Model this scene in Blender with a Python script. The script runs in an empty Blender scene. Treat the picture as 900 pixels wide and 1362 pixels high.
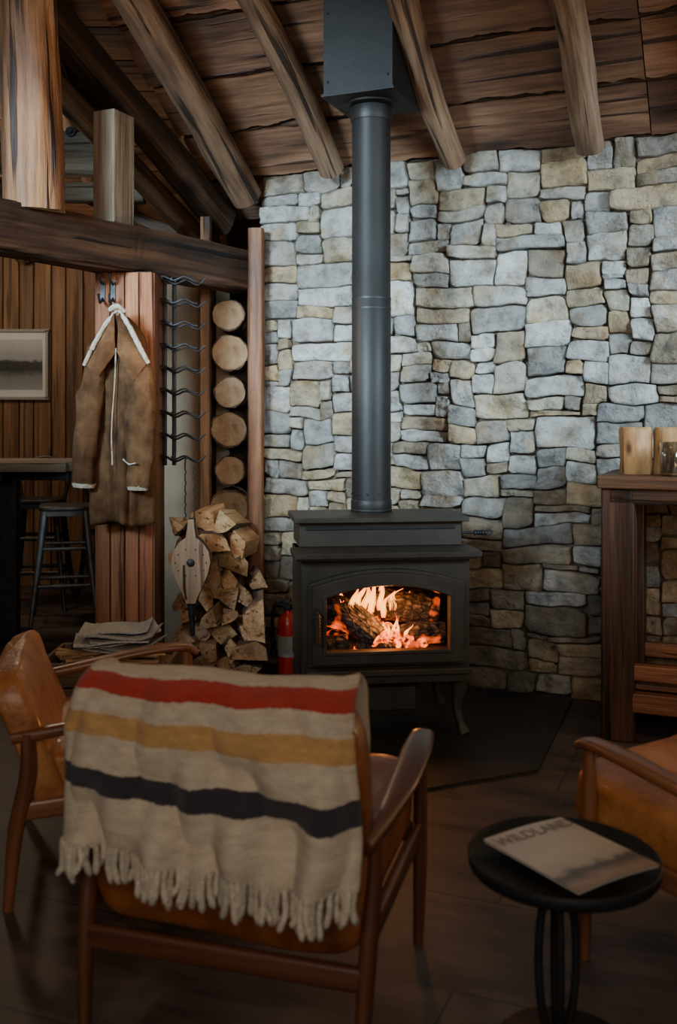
import bpy, math, random
from mathutils import Vector, Matrix, Euler, noise
random.seed(7)
R_ = random.random
def U(a,b): return random.uniform(a,b)
D2R = math.pi/180

# ------------------------------------------------------------------ materials
WG = (1,1,.07)   # wood grain stretch (piece long axis is gr.z)
def mat(name, cols, scale=6, st=(1,1,1), rough=.6, metal=0, bump=.3, bs=30, bst=None, pos=None,
        dist=0.0, coat=0, sheen=0, spec=.5, detail=6, rings=False, bdist=.01, rvar=.15, knots=0, cracks=None, b2=0, streak=.5, crk=.14, blotch=None):
    m = bpy.data.materials.new(name); m.use_nodes = True
    nt = m.node_tree; N = nt.nodes; L = nt.links
    b = N['Principled BSDF']
    at = N.new('ShaderNodeAttribute'); at.attribute_name = 'gr'
    mp = N.new('ShaderNodeMapping'); mp.inputs['Scale'].default_value = st
    L.new(at.outputs['Vector'], mp.inputs['Vector'])
    tx = N.new('ShaderNodeTexNoise'); tx.inputs['Scale'].default_value = scale
    tx.inputs['Detail'].default_value = detail; tx.inputs['Roughness'].default_value = .62
    tx.inputs['Distortion'].default_value = dist
    L.new(mp.outputs[0], tx.inputs['Vector']); fac = tx.outputs['Fac']
    rp = N.new('ShaderNodeValToRGB'); cr = rp.color_ramp
    n = len(cols)
    if pos is None: pos = [.33+.34*i/max(1,n-1) for i in range(n)]
    while len(cr.elements) < n: cr.elements.new(.5)
    for i in range(n):
        cr.elements[i].position = pos[i]; cr.elements[i].color = (*cols[i], 1)
    L.new(fac, rp.inputs[0])
    ti = N.new('ShaderNodeAttribute'); ti.attribute_name = 'tint'
    def mul(a,b_):
        mx = N.new('ShaderNodeMix'); mx.data_type = 'RGBA'; mx.blend_type = 'MULTIPLY'
        mx.inputs['Factor'].default_value = 1
        L.new(a, mx.inputs[6]); L.new(b_, mx.inputs[7]); return mx.outputs[2]
    colout = mul(rp.outputs[0], ti.outputs['Color'])
    if blotch:
        nb = N.new('ShaderNodeTexNoise'); nb.inputs['Scale'].default_value = blotch[0]; nb.inputs['Detail'].default_value = 4
        L.new(at.outputs['Vector'], nb.inputs['Vector'])
        rb = N.new('ShaderNodeValToRGB'); rb.color_ramp.elements[0].position=.50; rb.color_ramp.elements[0].color=(1,1,1,1)
        rb.color_ramp.elements[1].position=.68; rb.color_ramp.elements[1].color=(*blotch[1],1)
        L.new(nb.outputs['Fac'], rb.inputs[0]); colout = mul(colout, rb.outputs[0])
    if rings:
        tw = N.new('ShaderNodeTexWave'); tw.wave_type = 'RINGS'; tw.rings_direction = 'Z'
        tw.inputs['Scale'].default_value = 40; tw.inputs['Distortion'].default_value = 2.5
        tw.inputs['Detail'].default_value = 2; tw.inputs['Detail Scale'].default_value = .8
        L.new(mp.outputs[0], tw.inputs['Vector'])
        rr_ = N.new('ShaderNodeValToRGB'); rr_.color_ramp.elements[0].color=(.72,.68,.62,1); rr_.color_ramp.elements[1].color=(1.05,1.05,1.05,1)
        L.new(tw.outputs['Fac'], rr_.inputs[0]); colout = mul(colout, rr_.outputs[0])
    if knots:
        vo = N.new('ShaderNodeTexVoronoi'); vo.inputs['Scale'].default_value = knots
        mp3 = N.new('ShaderNodeMapping'); mp3.inputs['Scale'].default_value = (1,1,.45)
        L.new(at.outputs['Vector'], mp3.inputs[0]); L.new(mp3.outputs[0], vo.inputs['Vector'])
        kr = N.new('ShaderNodeValToRGB'); kr.color_ramp.elements[0].position = .05
        kr.color_ramp.elements[0].color = (.2,.14,.1,1); kr.color_ramp.elements[1].position = .19
        kr.color_ramp.elements[1].color = (1,1,1,1)
        L.new(vo.outputs['Distance'], kr.inputs[0]); colout = mul(colout, kr.outputs[0])
    b.inputs['Metallic'].default_value = metal
    b.inputs['Coat Weight'].default_value = coat
    b.inputs['Sheen Weight'].default_value = sheen
    b.inputs['Specular IOR Level'].default_value = spec
    n2 = N.new('ShaderNodeTexNoise'); n2.inputs['Scale'].default_value = bs; n2.inputs['Detail'].default_value = 6
    mp2 = N.new('ShaderNodeMapping'); mp2.inputs['Scale'].default_value = bst or st
    L.new(at.outputs['Vector'], mp2.inputs[0]); L.new(mp2.outputs[0], n2.inputs['Vector'])
    mr = N.new('ShaderNodeMapRange'); mr.inputs['To Min'].default_value = max(0,rough-rvar); mr.inputs['To Max'].default_value = min(1,rough+rvar)
    L.new(n2.outputs['Fac'], mr.inputs['Value']); L.new(mr.outputs[0], b.inputs['Roughness'])
    bp = N.new('ShaderNodeBump'); bp.inputs['Strength'].default_value = bump; bp.inputs['Distance'].default_value = bdist
    L.new(n2.outputs['Fac'], bp.inputs['Height'])
    nrm_out = bp.outputs[0]
    if cracks is None: cracks = 34 if st == WG else 0
    if cracks:
        for (cs,zs,p0,p1,dk,bd) in ((cracks*2.2,.05,.30,.60,(streak,streak*.93,streak*.87),.003),(cracks,.035,.345,.40,(crk,crk*.75,crk*.6),.012*(1-crk))):
            nc = N.new('ShaderNodeTexNoise'); nc.inputs['Scale'].default_value = cs; nc.inputs['Detail'].default_value = 3
            mc = N.new('ShaderNodeMapping'); mc.inputs['Scale'].default_value = (1,1,zs)
            L.new(at.outputs['Vector'], mc.inputs[0]); L.new(mc.outputs[0], nc.inputs['Vector'])
            rc = N.new('ShaderNodeValToRGB'); rc.color_ramp.elements[0].position=p0; rc.color_ramp.elements[0].color=(*dk,1)
            rc.color_ramp.elements[1].position=p1; rc.color_ramp.elements[1].color=(1.03,1.03,1.03,1)
            L.new(nc.outputs['Fac'], rc.inputs[0]); colout = mul(colout, rc.outputs[0])
            bq = N.new('ShaderNodeBump'); bq.inputs['Strength'].default_value=.7; bq.inputs['Distance'].default_value=bd
            L.new(rc.outputs[0], bq.inputs['Height']); L.new(nrm_out, bq.inputs['Normal']); nrm_out = bq.outputs[0]
    if b2:
        nc = N.new('ShaderNodeTexNoise'); nc.inputs['Scale'].default_value = b2; nc.inputs['Detail'].default_value = 8; nc.inputs['Roughness'].default_value=.7
        L.new(at.outputs['Vector'], nc.inputs['Vector'])
        bq = N.new('ShaderNodeBump'); bq.inputs['Strength'].default_value=.9; bq.inputs['Distance'].default_value=.035
        L.new(nc.outputs['Fac'], bq.inputs['Height']); L.new(nrm_out, bq.inputs['Normal']); nrm_out = bq.outputs[0]
    L.new(colout, b.inputs['Base Color']); L.new(nrm_out, b.inputs['Normal'])
    return m

m_log   = mat('log_rafter', [(.08,.042,.022),(.18,.105,.058),(.28,.175,.105)], 9, (1,1,.18), .7, bump=.5, bs=45, knots=5, cracks=30, streak=.55)
m_logd  = mat('log_dark', [(.010,.006,.004),(.045,.024,.013),(.10,.055,.03)], 12, WG, .75, bump=.8, bs=35, knots=4, cracks=26, spec=.3)
m_logr  = mat('log_red', [(.07,.027,.011),(.20,.085,.034),(.33,.16,.07)], 7, (1,1,.18), .65, bump=.6, bs=40, knots=5, cracks=24, streak=.6)
m_ceil  = mat('ceiling_boards', [(.05,.023,.012),(.15,.072,.037),(.25,.13,.072)], 7, (1,1,.15), .75, bump=.5, bs=40, knots=3, cracks=30, streak=.55, crk=.2)
m_dark  = mat('dark_gap', [(.01,.007,.005),(.02,.014,.01)], 5, bump=.2)
m_grey  = mat('grey_timber', [(.11,.08,.052),(.20,.155,.105),(.28,.225,.16)], 12, WG, .8, bump=.5, bs=45, knots=6, streak=.65, crk=.3)
m_panel = mat('pine_panel', [(.07,.03,.012),(.17,.082,.034),(.26,.14,.062)], 10, WG, .6, bump=.25, bs=40, knots=4, streak=.65, crk=.4)
m_clad  = mat('red_cladding', [(.13,.038,.013),(.26,.095,.035),(.35,.15,.062)], 8, WG, .65, bump=.25, bs=40, knots=4, streak=.7, crk=.4, cracks=50, spec=.3)
m_plaster = mat('beige_panel', [(.30,.22,.145),(.41,.315,.21)], 4, rough=.8, bump=.1)
m_end   = mat('log_end', [(.12,.065,.03),(.34,.215,.12),(.47,.33,.195)], 13, (1,1,0), .85, bump=.9, bs=45, bst=(1,1,1), pos=[.27,.44,.75], detail=9, cracks=0, dist=.6, rings=True)
m_split = mat('split_wood', [(.25,.11,.043),(.47,.26,.12),(.60,.39,.21)], 12, (1,1,.15), .75, bump=.6, bs=50, cracks=40, streak=.7, crk=.4)
m_bark  = mat('bark', [(.035,.02,.011),(.11,.065,.037),(.19,.12,.07)], 20, (1,1,.3), .9, bump=1, bs=50)
m_mortar= mat('mortar', [(.05,.034,.023),(.11,.08,.055)], 20, rough=.95, bump=.6)
m_stone = mat('stone', [(.36,.335,.31),(.80,.775,.745),(1.15,1.09,1.0)], 15, rough=.85, bump=1.0, bs=60, detail=12, bdist=.010, pos=[.30,.5,.72], spec=.3, b2=20, blotch=(7,(.80,.66,.50)))
m_black = mat('black_steel', [(.008,.008,.008),(.014,.0135,.013)], 8, rough=.6, metal=0, bump=.05, bs=80, spec=.3)
m_pipe  = mat('pipe_steel', [(.012,.0105,.010),(.018,.016,.015)], 5, rough=.48, metal=0, bump=.04, bs=60, spec=.35)
m_cast  = mat('cast_iron', [(.020,.0155,.011),(.040,.031,.023)], 9, rough=.5, metal=0, bump=.15, bs=120, spec=.4)
m_iron  = mat('wrought_iron', [(.010,.010,.012),(.026,.027,.03)], 20, rough=.5, metal=.4, bump=.3)
m_leather = mat('tan_leather', [(.18,.055,.014),(.35,.125,.032),(.45,.185,.055)], 7, rough=.45, bump=.3, bs=70, coat=.1)
m_teak  = mat('teak', [(.045,.013,.006),(.095,.031,.013),(.145,.052,.023)], 14, WG, .38, bump=.08, bs=60, coat=.15, cracks=0)
m_teakr = mat('teak_red', [(.09,.026,.010),(.19,.068,.026),(.27,.11,.045)], 14, WG, .38, bump=.08, bs=60, coat=.15, cracks=0)
m_barwood = mat('bar_wood', [(.016,.007,.0035),(.048,.021,.010),(.09,.04,.019)], 10, WG, .5, bump=.45, bs=45, coat=0, streak=.65, crk=.3, spec=.35)
m_barred = mat('bar_red', [(.06,.02,.009),(.17,.062,.026),(.25,.10,.045)], 12, WG, .5, bump=.35, bs=45, streak=.7, crk=.4)
m_suede = mat('suede', [(.032,.014,.006),(.078,.037,.0165),(.13,.066,.031)], 8, rough=1, bump=.5, bs=40, sheen=0, detail=8, spec=.15, rvar=0)
m_fleece= mat('fleece', [(.34,.27,.195),(.50,.42,.33)], 40, rough=1, bump=1, bs=160, sheen=.2)
m_paper = mat('newsprint', [(.14,.125,.11),(.40,.36,.31),(.50,.455,.39)], 70, (1,3,1), .85, bump=.1)
m_stump = mat('peeled_stump', [(.16,.065,.022),(.42,.215,.08),(.60,.36,.16)], 7, (1,1,.35), .6, bump=.5, bs=30, knots=10, cracks=22, streak=.75, crk=.35)
m_pale  = mat('bellows_wood', [(.17,.09,.045),(.29,.175,.095)], 12, WG, .6, bump=.2, streak=.7, crk=.4)
m_red   = mat('red_paint', [(.36,.010,.006),(.42,.015,.010)], 3, rough=.35, bump=0, coat=.3)
m_white = mat('frame_white', [(.55,.57,.58),(.62,.64,.65)], 4, rough=.6, bump=0)
m_stoolm= mat('stool_metal', [(.06,.06,.06),(.12,.115,.11)], 12, rough=.4, metal=.6, bump=.1)
m_hearth= mat('hearth_plate', [(.012,.0105,.010),(.022,.019,.018)], 4, rough=.5, metal=0, bump=.1, bs=60)
m_fringe= mat('wool_fringe', [(.44,.365,.27),(.58,.49,.37)], 30, rough=1, bump=.8, bs=150, sheen=.1)

def nodes_mat(name):
    m = bpy.data.materials.new(name); m.use_nodes = True
    return m, m.node_tree.nodes, m.node_tree.links

m_floor,N,L = nodes_mat('floor_slabs')
b=N['Principled BSDF']; tc=N.new('ShaderNodeTexCoord'); mp=N.new('ShaderNodeMapping'); mp.inputs['Rotation'].default_value=(0,0,22.5*D2R)
L.new(tc.outputs['Object'],mp.inputs[0])
br=N.new('ShaderNodeTexBrick'); br.inputs['Scale'].default_value=1; br.inputs['Brick Width'].default_value=1.2; br.inputs['Row Height'].default_value=.42
br.inputs['Mortar Size'].default_value=.003; br.inputs['Color1'].default_value=(.040,.030,.027,1); br.inputs['Color2'].default_value=(.064,.050,.044,1); br.inputs['Mortar'].default_value=(.013,.011,.010,1)
L.new(mp.outputs[0],br.inputs['Vector'])
nz=N.new('ShaderNodeTexNoise'); nz.inputs['Scale'].default_value=6; nz.inputs['Detail'].default_value=10; nz.inputs['Roughness'].default_value=.65
mpn=N.new('ShaderNodeMapping'); mpn.inputs['Scale'].default_value=(.5,1.6,1); L.new(mp.outputs[0],mpn.inputs[0]); L.new(mpn.outputs[0],nz.inputs['Vector'])
rp=N.new('ShaderNodeValToRGB'); rp.color_ramp.elements[0].color=(.4,.4,.4,1); rp.color_ramp.elements[1].color=(1.8,1.7,1.6,1); rp.color_ramp.elements[0].position=.35; rp.color_ramp.elements[1].position=.68
L.new(nz.outputs['Fac'],rp.inputs[0])
mx=N.new('ShaderNodeMix'); mx.data_type='RGBA'; mx.blend_type='MULTIPLY'; mx.inputs['Factor'].default_value=1
L.new(br.outputs['Color'],mx.inputs[6]); L.new(rp.outputs[0],mx.inputs[7]); L.new(mx.outputs[2],b.inputs['Base Color'])
mr=N.new('ShaderNodeMapRange'); mr.inputs['To Min'].default_value=.40; mr.inputs['To Max'].default_value=.7; L.new(nz.outputs['Fac'],mr.inputs[0]); L.new(mr.outputs[0],b.inputs['Roughness'])
bp=N.new('ShaderNodeBump'); bp.inputs['Strength'].default_value=.3; bp.inputs['Distance'].default_value=.01; L.new(nz.outputs['Fac'],bp.inputs['Height']); L.new(bp.outputs[0],b.inputs['Normal'])

# blanket: stripes along gr.y
m_blanket,N,L = nodes_mat('wool_blanket')
b=N['Principled BSDF']; at=N.new('ShaderNodeAttribute'); at.attribute_name='gr'
sx=N.new('ShaderNodeSeparateXYZ'); L.new(at.outputs['Vector'],sx.inputs[0])
nz=N.new('ShaderNodeTexNoise'); nz.inputs['Scale'].default_value=90; L.new(at.outputs['Vector'],nz.inputs['Vector'])
ma=N.new('ShaderNodeMath'); ma.operation='MULTIPLY_ADD'; ma.inputs[1].default_value=.02; L.new(nz.outputs['Fac'],ma.inputs[0]); L.new(sx.outputs['Y'],ma.inputs[2])
rp=N.new('ShaderNodeValToRGB'); cr=rp.color_ramp; cr.interpolation='CONSTANT'
cream=(.60,.495,.365,1)
st=[(0,cream),(.085,(.44,.032,.016,1)),(.205,cream),(.315,(.58,.32,.12,1)),(.43,cream),(.60,(.036,.027,.036,1)),(.715,cream)]
while len(cr.elements)<len(st): cr.elements.new(.5)
for e,(p,c) in zip(cr.elements,st): e.position=p; e.color=c
L.new(ma.outputs[0],rp.inputs[0])
n3=N.new('ShaderNodeTexNoise'); n3.inputs['Scale'].default_value=26; n3.inputs['Detail'].default_value=10; n3.inputs['Roughness'].default_value=.7; L.new(at.outputs['Vector'],n3.inputs['Vector'])
r3=N.new('ShaderNodeValToRGB'); r3.color_ramp.elements[0].color=(.72,.70,.66,1); r3.color_ramp.elements[1].color=(1.1,1.1,1.1,1); r3.color_ramp.elements[0].position=.3; r3.color_ramp.elements[1].position=.7
L.new(n3.outputs['Fac'],r3.inputs[0])
mx=N.new('ShaderNodeMix'); mx.data_type='RGBA'; mx.blend_type='MULTIPLY'; mx.inputs['Factor'].default_value=1
L.new(rp.outputs[0],mx.inputs[6]); L.new(r3.outputs[0],mx.inputs[7]); L.new(mx.outputs[2],b.inputs['Base Color'])
b.inputs['Roughness'].default_value=.95; b.inputs['Sheen Weight'].default_value=.1
w=N.new('ShaderNodeTexNoise'); w.inputs['Scale'].default_value=200; L.new(at.outputs['Vector'],w.inputs['Vector'])
bp=N.new('ShaderNodeBump'); bp.inputs['Strength'].default_value=.8; bp.inputs['Distance'].default_value=.006; L.new(w.outputs['Fac'],bp.inputs['Height']); L.new(bp.outputs[0],b.inputs['Normal'])

m_char,N,L = nodes_mat('burning_log')
b=N['Principled BSDF']; at=N.new('ShaderNodeAttribute'); at.attribute_name='gr'
vo=N.new('ShaderNodeTexVoronoi'); vo.feature='DISTANCE_TO_EDGE'; vo.inputs['Scale'].default_value=34; vo.inputs['Randomness'].default_value=.7
mpv=N.new('ShaderNodeMapping'); mpv.inputs['Scale'].default_value=(1.5,1.5,.8); L.new(at.outputs['Vector'],mpv.inputs[0]); L.new(mpv.outputs[0],vo.inputs['Vector'])
n1=N.new('ShaderNodeTexNoise'); n1.inputs['Scale'].default_value=40; n1.inputs['Detail'].default_value=6; L.new(at.outputs['Vector'],n1.inputs['Vector'])
r1=N.new('ShaderNodeValToRGB'); r1.color_ramp.elements[0].color=(.006,.005,.004,1); r1.color_ramp.elements[1].color=(.15,.12,.10,1); r1.color_ramp.elements[0].position=.42; r1.color_ramp.elements[1].position=.70
L.new(n1.outputs['Fac'],r1.inputs[0])
rd=N.new('ShaderNodeValToRGB'); rd.color_ramp.elements[0].color=(.03,.02,.02,1); rd.color_ramp.elements[1].color=(1,1,1,1); rd.color_ramp.elements[1].position=.12
L.new(vo.outputs['Distance'],rd.inputs[0])
mx=N.new('ShaderNodeMix'); mx.data_type='RGBA'; mx.blend_type='MULTIPLY'; mx.inputs['Factor'].default_value=1
L.new(r1.outputs[0],mx.inputs[6]); L.new(rd.outputs[0],mx.inputs[7]); L.new(mx.outputs[2],b.inputs['Base Color']); b.inputs['Roughness'].default_value=.9
n4=N.new('ShaderNodeTexNoise'); n4.inputs['Scale'].default_value=7; n4.inputs['Detail'].default_value=3; L.new(at.outputs['Vector'],n4.inputs['Vector'])
r4=N.new('ShaderNodeValToRGB'); r4.color_ramp.elements[0].position=.58; r4.color_ramp.elements[1].position=.72
L.new(n4.outputs['Fac'],r4.inputs[0])
m5=N.new('ShaderNodeMath'); m5.operation='MULTIPLY'; m5.inputs[1].default_value=3; L.new(r4.outputs[0],m5.inputs[0])
b.inputs['Emission Color'].default_value=(1,.11,.012,1); L.new(m5.outputs[0],b.inputs['Emission Strength'])
bp=N.new('ShaderNodeBump'); bp.inputs['Strength'].default_value=1; bp.inputs['Distance'].default_value=.02; L.new(vo.outputs['Distance'],bp.inputs['Height']); L.new(bp.outputs[0],b.inputs['Normal'])

m_ember,N,L = nodes_mat('embers')
b=N['Principled BSDF']; at=N.new('ShaderNodeAttribute'); at.attribute_name='gr'
n1=N.new('ShaderNodeTexNoise'); n1.inputs['Scale'].default_value=45; n1.inputs['Detail'].default_value=4; L.new(at.outputs['Vector'],n1.inputs['Vector'])
r1=N.new('ShaderNodeValToRGB'); r1.color_ramp.elements[0].color=(.03,.0015,.0,1); r1.color_ramp.elements[1].color=(1,.13,.012,1); r1.color_ramp.elements[0].position=.40; r1.color_ramp.elements[1].position=.64
L.new(n1.outputs['Fac'],r1.inputs[0]); L.new(r1.outputs[0],b.inputs['Emission Color']); b.inputs['Emission Strength'].default_value=6
b.inputs['Base Color'].default_value=(.03,.02,.018,1)

m_flame,N,L = nodes_mat('flame')
N.remove(N['Principled BSDF']); out=N['Material Output']
at=N.new('ShaderNodeAttribute'); at.attribute_name='gr'; sx=N.new('ShaderNodeSeparateXYZ'); L.new(at.outputs['Vector'],sx.inputs[0])
r1=N.new('ShaderNodeValToRGB'); cr=r1.color_ramp; cr.elements.new(.5)
for e,(p,c) in zip(cr.elements,[(0,(1,.16,.01,1)),(.35,(1,.38,.06,1)),(1,(1,.14,.01,1))]): e.position=p; e.color=c
L.new(sx.outputs['Z'],r1.inputs[0])
em=N.new('ShaderNodeEmission'); em.inputs['Strength'].default_value=6; L.new(r1.outputs[0],em.inputs[0])
tr=N.new('ShaderNodeBsdfTransparent'); ms=N.new('ShaderNodeMixShader')
nf=N.new('ShaderNodeTexNoise'); nf.inputs['Scale'].default_value=3; L.new(at.outputs['Vector'],nf.inputs['Vector'])
rf=N.new('ShaderNodeMapRange'); rf.inputs['From Min'].default_value=.32; rf.inputs['From Max'].default_value=.62; L.new(nf.outputs['Fac'],rf.inputs[0])
L.new(rf.outputs[0],ms.inputs[0]); L.new(tr.outputs[0],ms.inputs[1]); L.new(em.outputs[0],ms.inputs[2]); L.new(ms.outputs[0],out.inputs['Surface'])

def thin_glass(name,g,col):
    m,N,L = nodes_mat(name)
    N.remove(N['Principled BSDF']); out=N['Material Output']
    tr=N.new('ShaderNodeBsdfTransparent'); tr.inputs[0].default_value=(*col,1); gl=N.new('ShaderNodeBsdfGlossy'); gl.inputs['Roughness'].default_value=.08
    ms=N.new('ShaderNodeMixShader')
    if g<0:
        lw=N.new('ShaderNodeLayerWeight'); lw.inputs[0].default_value=.35; L.new(lw.outputs['Facing'],ms.inputs[0])
    else: ms.inputs[0].default_value=g
    L.new(tr.outputs[0],ms.inputs[1]); L.new(gl.outputs[0],ms.inputs[2]); L.new(ms.outputs[0],out.inputs['Surface']); return m
m_sglass=thin_glass('stove_glass',.03,(.93,.9,.87))
m_glass=thin_glass('clear_glass',-1,(.93,.95,.94))

def layered(name, stops, nscale, namp, axis='Z', rough=.6):
    m,N,L = nodes_mat(name); b=N['Principled BSDF']
    at=N.new('ShaderNodeAttribute'); at.attribute_name='gr'; sx=N.new('ShaderNodeSeparateXYZ'); L.new(at.outputs['Vector'],sx.inputs[0])
    nz=N.new('ShaderNodeTexNoise'); nz.inputs['Scale'].default_value=nscale; nz.inputs['Detail'].default_value=6; L.new(at.outputs['Vector'],nz.inputs['Vector'])
    ma=N.new('ShaderNodeMath'); ma.operation='MULTIPLY_ADD'; ma.inputs[1].default_value=namp; L.new(nz.outputs['Fac'],ma.inputs[0]); L.new(sx.outputs[axis],ma.inputs[2])
    rp=N.new('ShaderNodeValToRGB'); cr=rp.color_ramp
    while len(cr.elements)<len(stops): cr.elements.new(.5)
    for e,(p,c) in zip(cr.elements,stops): e.position=p; e.color=(*c,1)
    L.new(ma.outputs[0],rp.inputs[0]); L.new(rp.outputs[0],b.inputs['Base Color']); b.inputs['Roughness'].default_value=rough
    return m
m_photo = layered('lake_photograph',[(.0,(.28,.30,.32)),(.30,(.16,.17,.18)),(.44,(.02,.02,.022)),(.60,(.03,.032,.035)),(.64,(.26,.28,.30)),(1,(.42,.45,.47))],7,.18)
m_cover = layered('magazine_cover',[(.0,(.20,.11,.065)),(.2,(.28,.18,.12)),(.33,(.08,.065,.055)),(.40,(.38,.31,.24)),(.6,(.46,.39,.31)),(1,(.42,.355,.29))],5,.25,'Y',.4)

# ------------------------------------------------------------------ mesh builder
def catmull(pts, n):
    pts=[Vector(p) for p in pts]
    if len(pts)<3: return [pts[0].lerp(pts[-1],i/(n-1)) for i in range(n)]
    P=[pts[0]*2-pts[1]]+pts+[pts[-1]*2-pts[-2]]; out=[]; segs=len(pts)-1
    for i in range(n):
        t=i/(n-1)*segs; k=min(int(t),segs-1); f=t-k
        a,b,c,d=P[k],P[k+1],P[k+2],P[k+3]
        out.append(.5*((2*b)+(c-a)*f+(2*a-5*b+4*c-d)*f*f+(3*b-a-3*c+d)*f**3))
    return out
def lerpl(vals,n):
    out=[]; s=len(vals)-1
    for i in range(n):
        t=i/(n-1)*s if s else 0; k=min(int(t),max(0,s-1)); f=t-k
        a=vals[k]; c=vals[min(k+1,s)]
        if isinstance(a,(tuple,list)): out.append(tuple(a[j]*(1-f)+c[j]*f for j in range(len(a))))
        else: out.append(a*(1-f)+c*f)
    return out

class MB:
    def __init__(s): s.v=[];s.g=[];s.f=[];s.m=[];s.t=[];s.s=[]
    def add(s,verts,faces,mi=0,tint=(1,1,1),smooth=False,gr=None,M=None):
        o=len(s.v)
        for i,p in enumerate(verts):
            p=Vector(p); s.g.append(tuple(gr[i]) if gr else tuple(p))
            s.v.append(M@p if M else p)
        for k,f in enumerate(faces):
            s.f.append([o+i for i in f]); s.m.append(mi[k] if isinstance(mi,list) else mi)
            s.t.append(tint); s.s.append(smooth[k] if isinstance(smooth,list) else smooth)
    def box(s,c,size,mi=0,R=(0,0,0),tint=(1,1,1),taper=1,M=None):
        hx,hy,hz=[q/2 for q in size]
        V=[Vector((x*hx*(taper if z>0 else 1),y*hy*(taper if z>0 else 1),z*hz)) for z in(-1,1) for y in(-1,1) for x in(-1,1)]
        F=[(0,2,3,1),(4,5,7,6),(0,1,5,4),(2,6,7,3),(0,4,6,2),(1,3,7,5)]
        ax=max(range(3),key=lambda i:size[i]); of=Vector((U(0,9),U(0,9),U(0,9)))
        perm={0:(1,2,0),1:(0,2,1),2:(0,1,2)}[ax]
        G=[Vector((p[perm[0]],p[perm[1]],p[perm[2]]))+of for p in V]
        E=Euler(R).to_matrix(); W=[E@p+Vector(c) for p in V]
        s.add(W,F,mi,tint,False,G,M)
    def tube(s,pts,rads,seg=14,mi=0,capmi=None,jit=0,js=5,tint=(1,1,1),up=None,cap=True,res=None,sq=1,wob=0,M=None,smooth=True,captint=None,rj=0):
        if not isinstance(rads,(list,tuple)) or (isinstance(rads,tuple)): rads=[rads]*2
        n=res or len(pts); 
        P=catmull(pts,n) if res else [Vector(p) for p in pts]
        Rr=lerpl(rads,n)
        seed=Vector((U(0,50),U(0,50),U(0,50))); zo=U(0,9); d=0; rings=[];G=[]
        if wob:
            for i in range(n): P[i]=P[i]+noise.noise_vector(P[i]*1.3+seed)*wob
        for i in range(n):
            t=(P[min(i+1,n-1)]-P[max(i-1,0)]).normalized()
            if i: d+=(P[i]-P[i-1]).length
            u=Vector(up) if up else (Vector((0,0,1)) if abs(t.z)<.9 else Vector((0,1,0)))
            n1=(u-t*u.dot(t)).normalized(); n2=t.cross(n1)
            a,b=(Rr[i] if isinstance(Rr[i],(tuple,list)) else (Rr[i],Rr[i]))
            for k in range(seg):
                th=2*math.pi*k/seg+math.pi/seg; c0,s0=math.cos(th),math.sin(th); c_,s_=c0,s0
                if sq!=1:
                    c_=math.copysign(abs(c_)**sq,c_); s_=math.copysign(abs(s_)**sq,s_)
                q=1
                if jit: q=1+jit*noise.noise(Vector((c0*1.3,s0*1.3,d*js))+seed)+jit*.4*noise.noise(Vector((c0*4,s0*4,d*js*3))+seed)
                if rj: q+=rj*noise.noise(Vector((c0*9,s0*9,d*js*.5))+seed)
                rings.append(P[i]+n2*(a*c_*q)+n1*(b*s_*q)); G.append((a*c_*q,b*s_*q,d+zo))
        F=[]
        for i in range(n-1):
            for k in range(seg):
                k2=(k+1)%seg; F.append((i*seg+k,i*seg+k2,(i+1)*seg+k2,(i+1)*seg+k))
        s.add(rings,F,mi,tint,smooth,G,M)
        if cap:
            cm=mi if capmi is None else capmi; ct=captint or tint
            s.add(rings[:seg],[tuple(reversed(range(seg)))],cm,ct,False,G[:seg],M)
            s.add(rings[-seg:],[tuple(range(seg))],cm,ct,False,G[-seg:],M)
    def lathe(s,prof,c=(0,0,0),seg=32,mi=0,tint=(1,1,1),M=None,smooth=True):
        V=[];n=len(prof)
        for r,z in prof:
            for k in range(seg):
                th=2*math.pi*k/seg; V.append((c[0]+r*math.cos(th),c[1]+r*math.sin(th),c[2]+z))
        F=[(i*seg+k,i*seg+(k+1)%seg,(i+1)*seg+(k+1)%seg,(i+1)*seg+k) for i in range(n-1) for k in range(seg)]
        s.add(V,F,mi,tint,smooth,None,M)
        if prof[0][0]>1e-3: s.add(V[:seg],[tuple(reversed(range(seg)))],mi,tint,False,None,M)
        if prof[-1][0]>1e-3: s.add(V[-seg:],[tuple(range(seg))],mi,tint,False,None,M)
    def rbox(s,c,size,R=(0,0,0),e=.3,n=28,m=18,mi=0,nz=0,M=None,tint=(1,1,1),fn=None,nf=7):
        V=[];E=Euler(R).to_matrix();sd=Vector((U(0,30),U(0,30),0))
        pw=lambda x:math.copysign(abs(x)**e,x)
        for i in range(m+1):
            ph=-math.pi/2+math.pi*i/m
            for k in range(n):
                th=2*math.pi*k/n+.001
                p=Vector((pw(math.cos(ph))*pw(math.cos(th))*size[0]/2,pw(math.cos(ph))*pw(math.sin(th))*size[1]/2,pw(math.sin(ph))*size[2]/2))
                if fn: p=fn(p)
                if nz: p+=noise.noise_vector(p*nf+sd)*nz
                V.append(E@p+Vector(c))
        F=[(i*n+k,i*n+(k+1)%n,(i+1)*n+(k+1)%n,(i+1)*n+k) for i in range(m) for k in range(n)]
        s.add(V,F,mi,tint,True,None,M)
    def ringplate(s,outer,inner,y0,y1,mi=0,M=None):
        n=len(outer); V=[]
        for y in (y0,y1):
            V+=[(x,y,z) for x,z in outer]; V+=[(x,y,z) for x,z in inner]
        F=[]
        for i in range(n):
            j=(i+1)%n
            F+=[(i,j,n+j,n+i),(2*n+j,2*n+i,3*n+i,3*n+j),(i,2*n+i,2*n+j,j),(n+i,n+j,3*n+j,3*n+i)]
        s.add(V,F,mi,(1,1,1),False,None,M)
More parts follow.
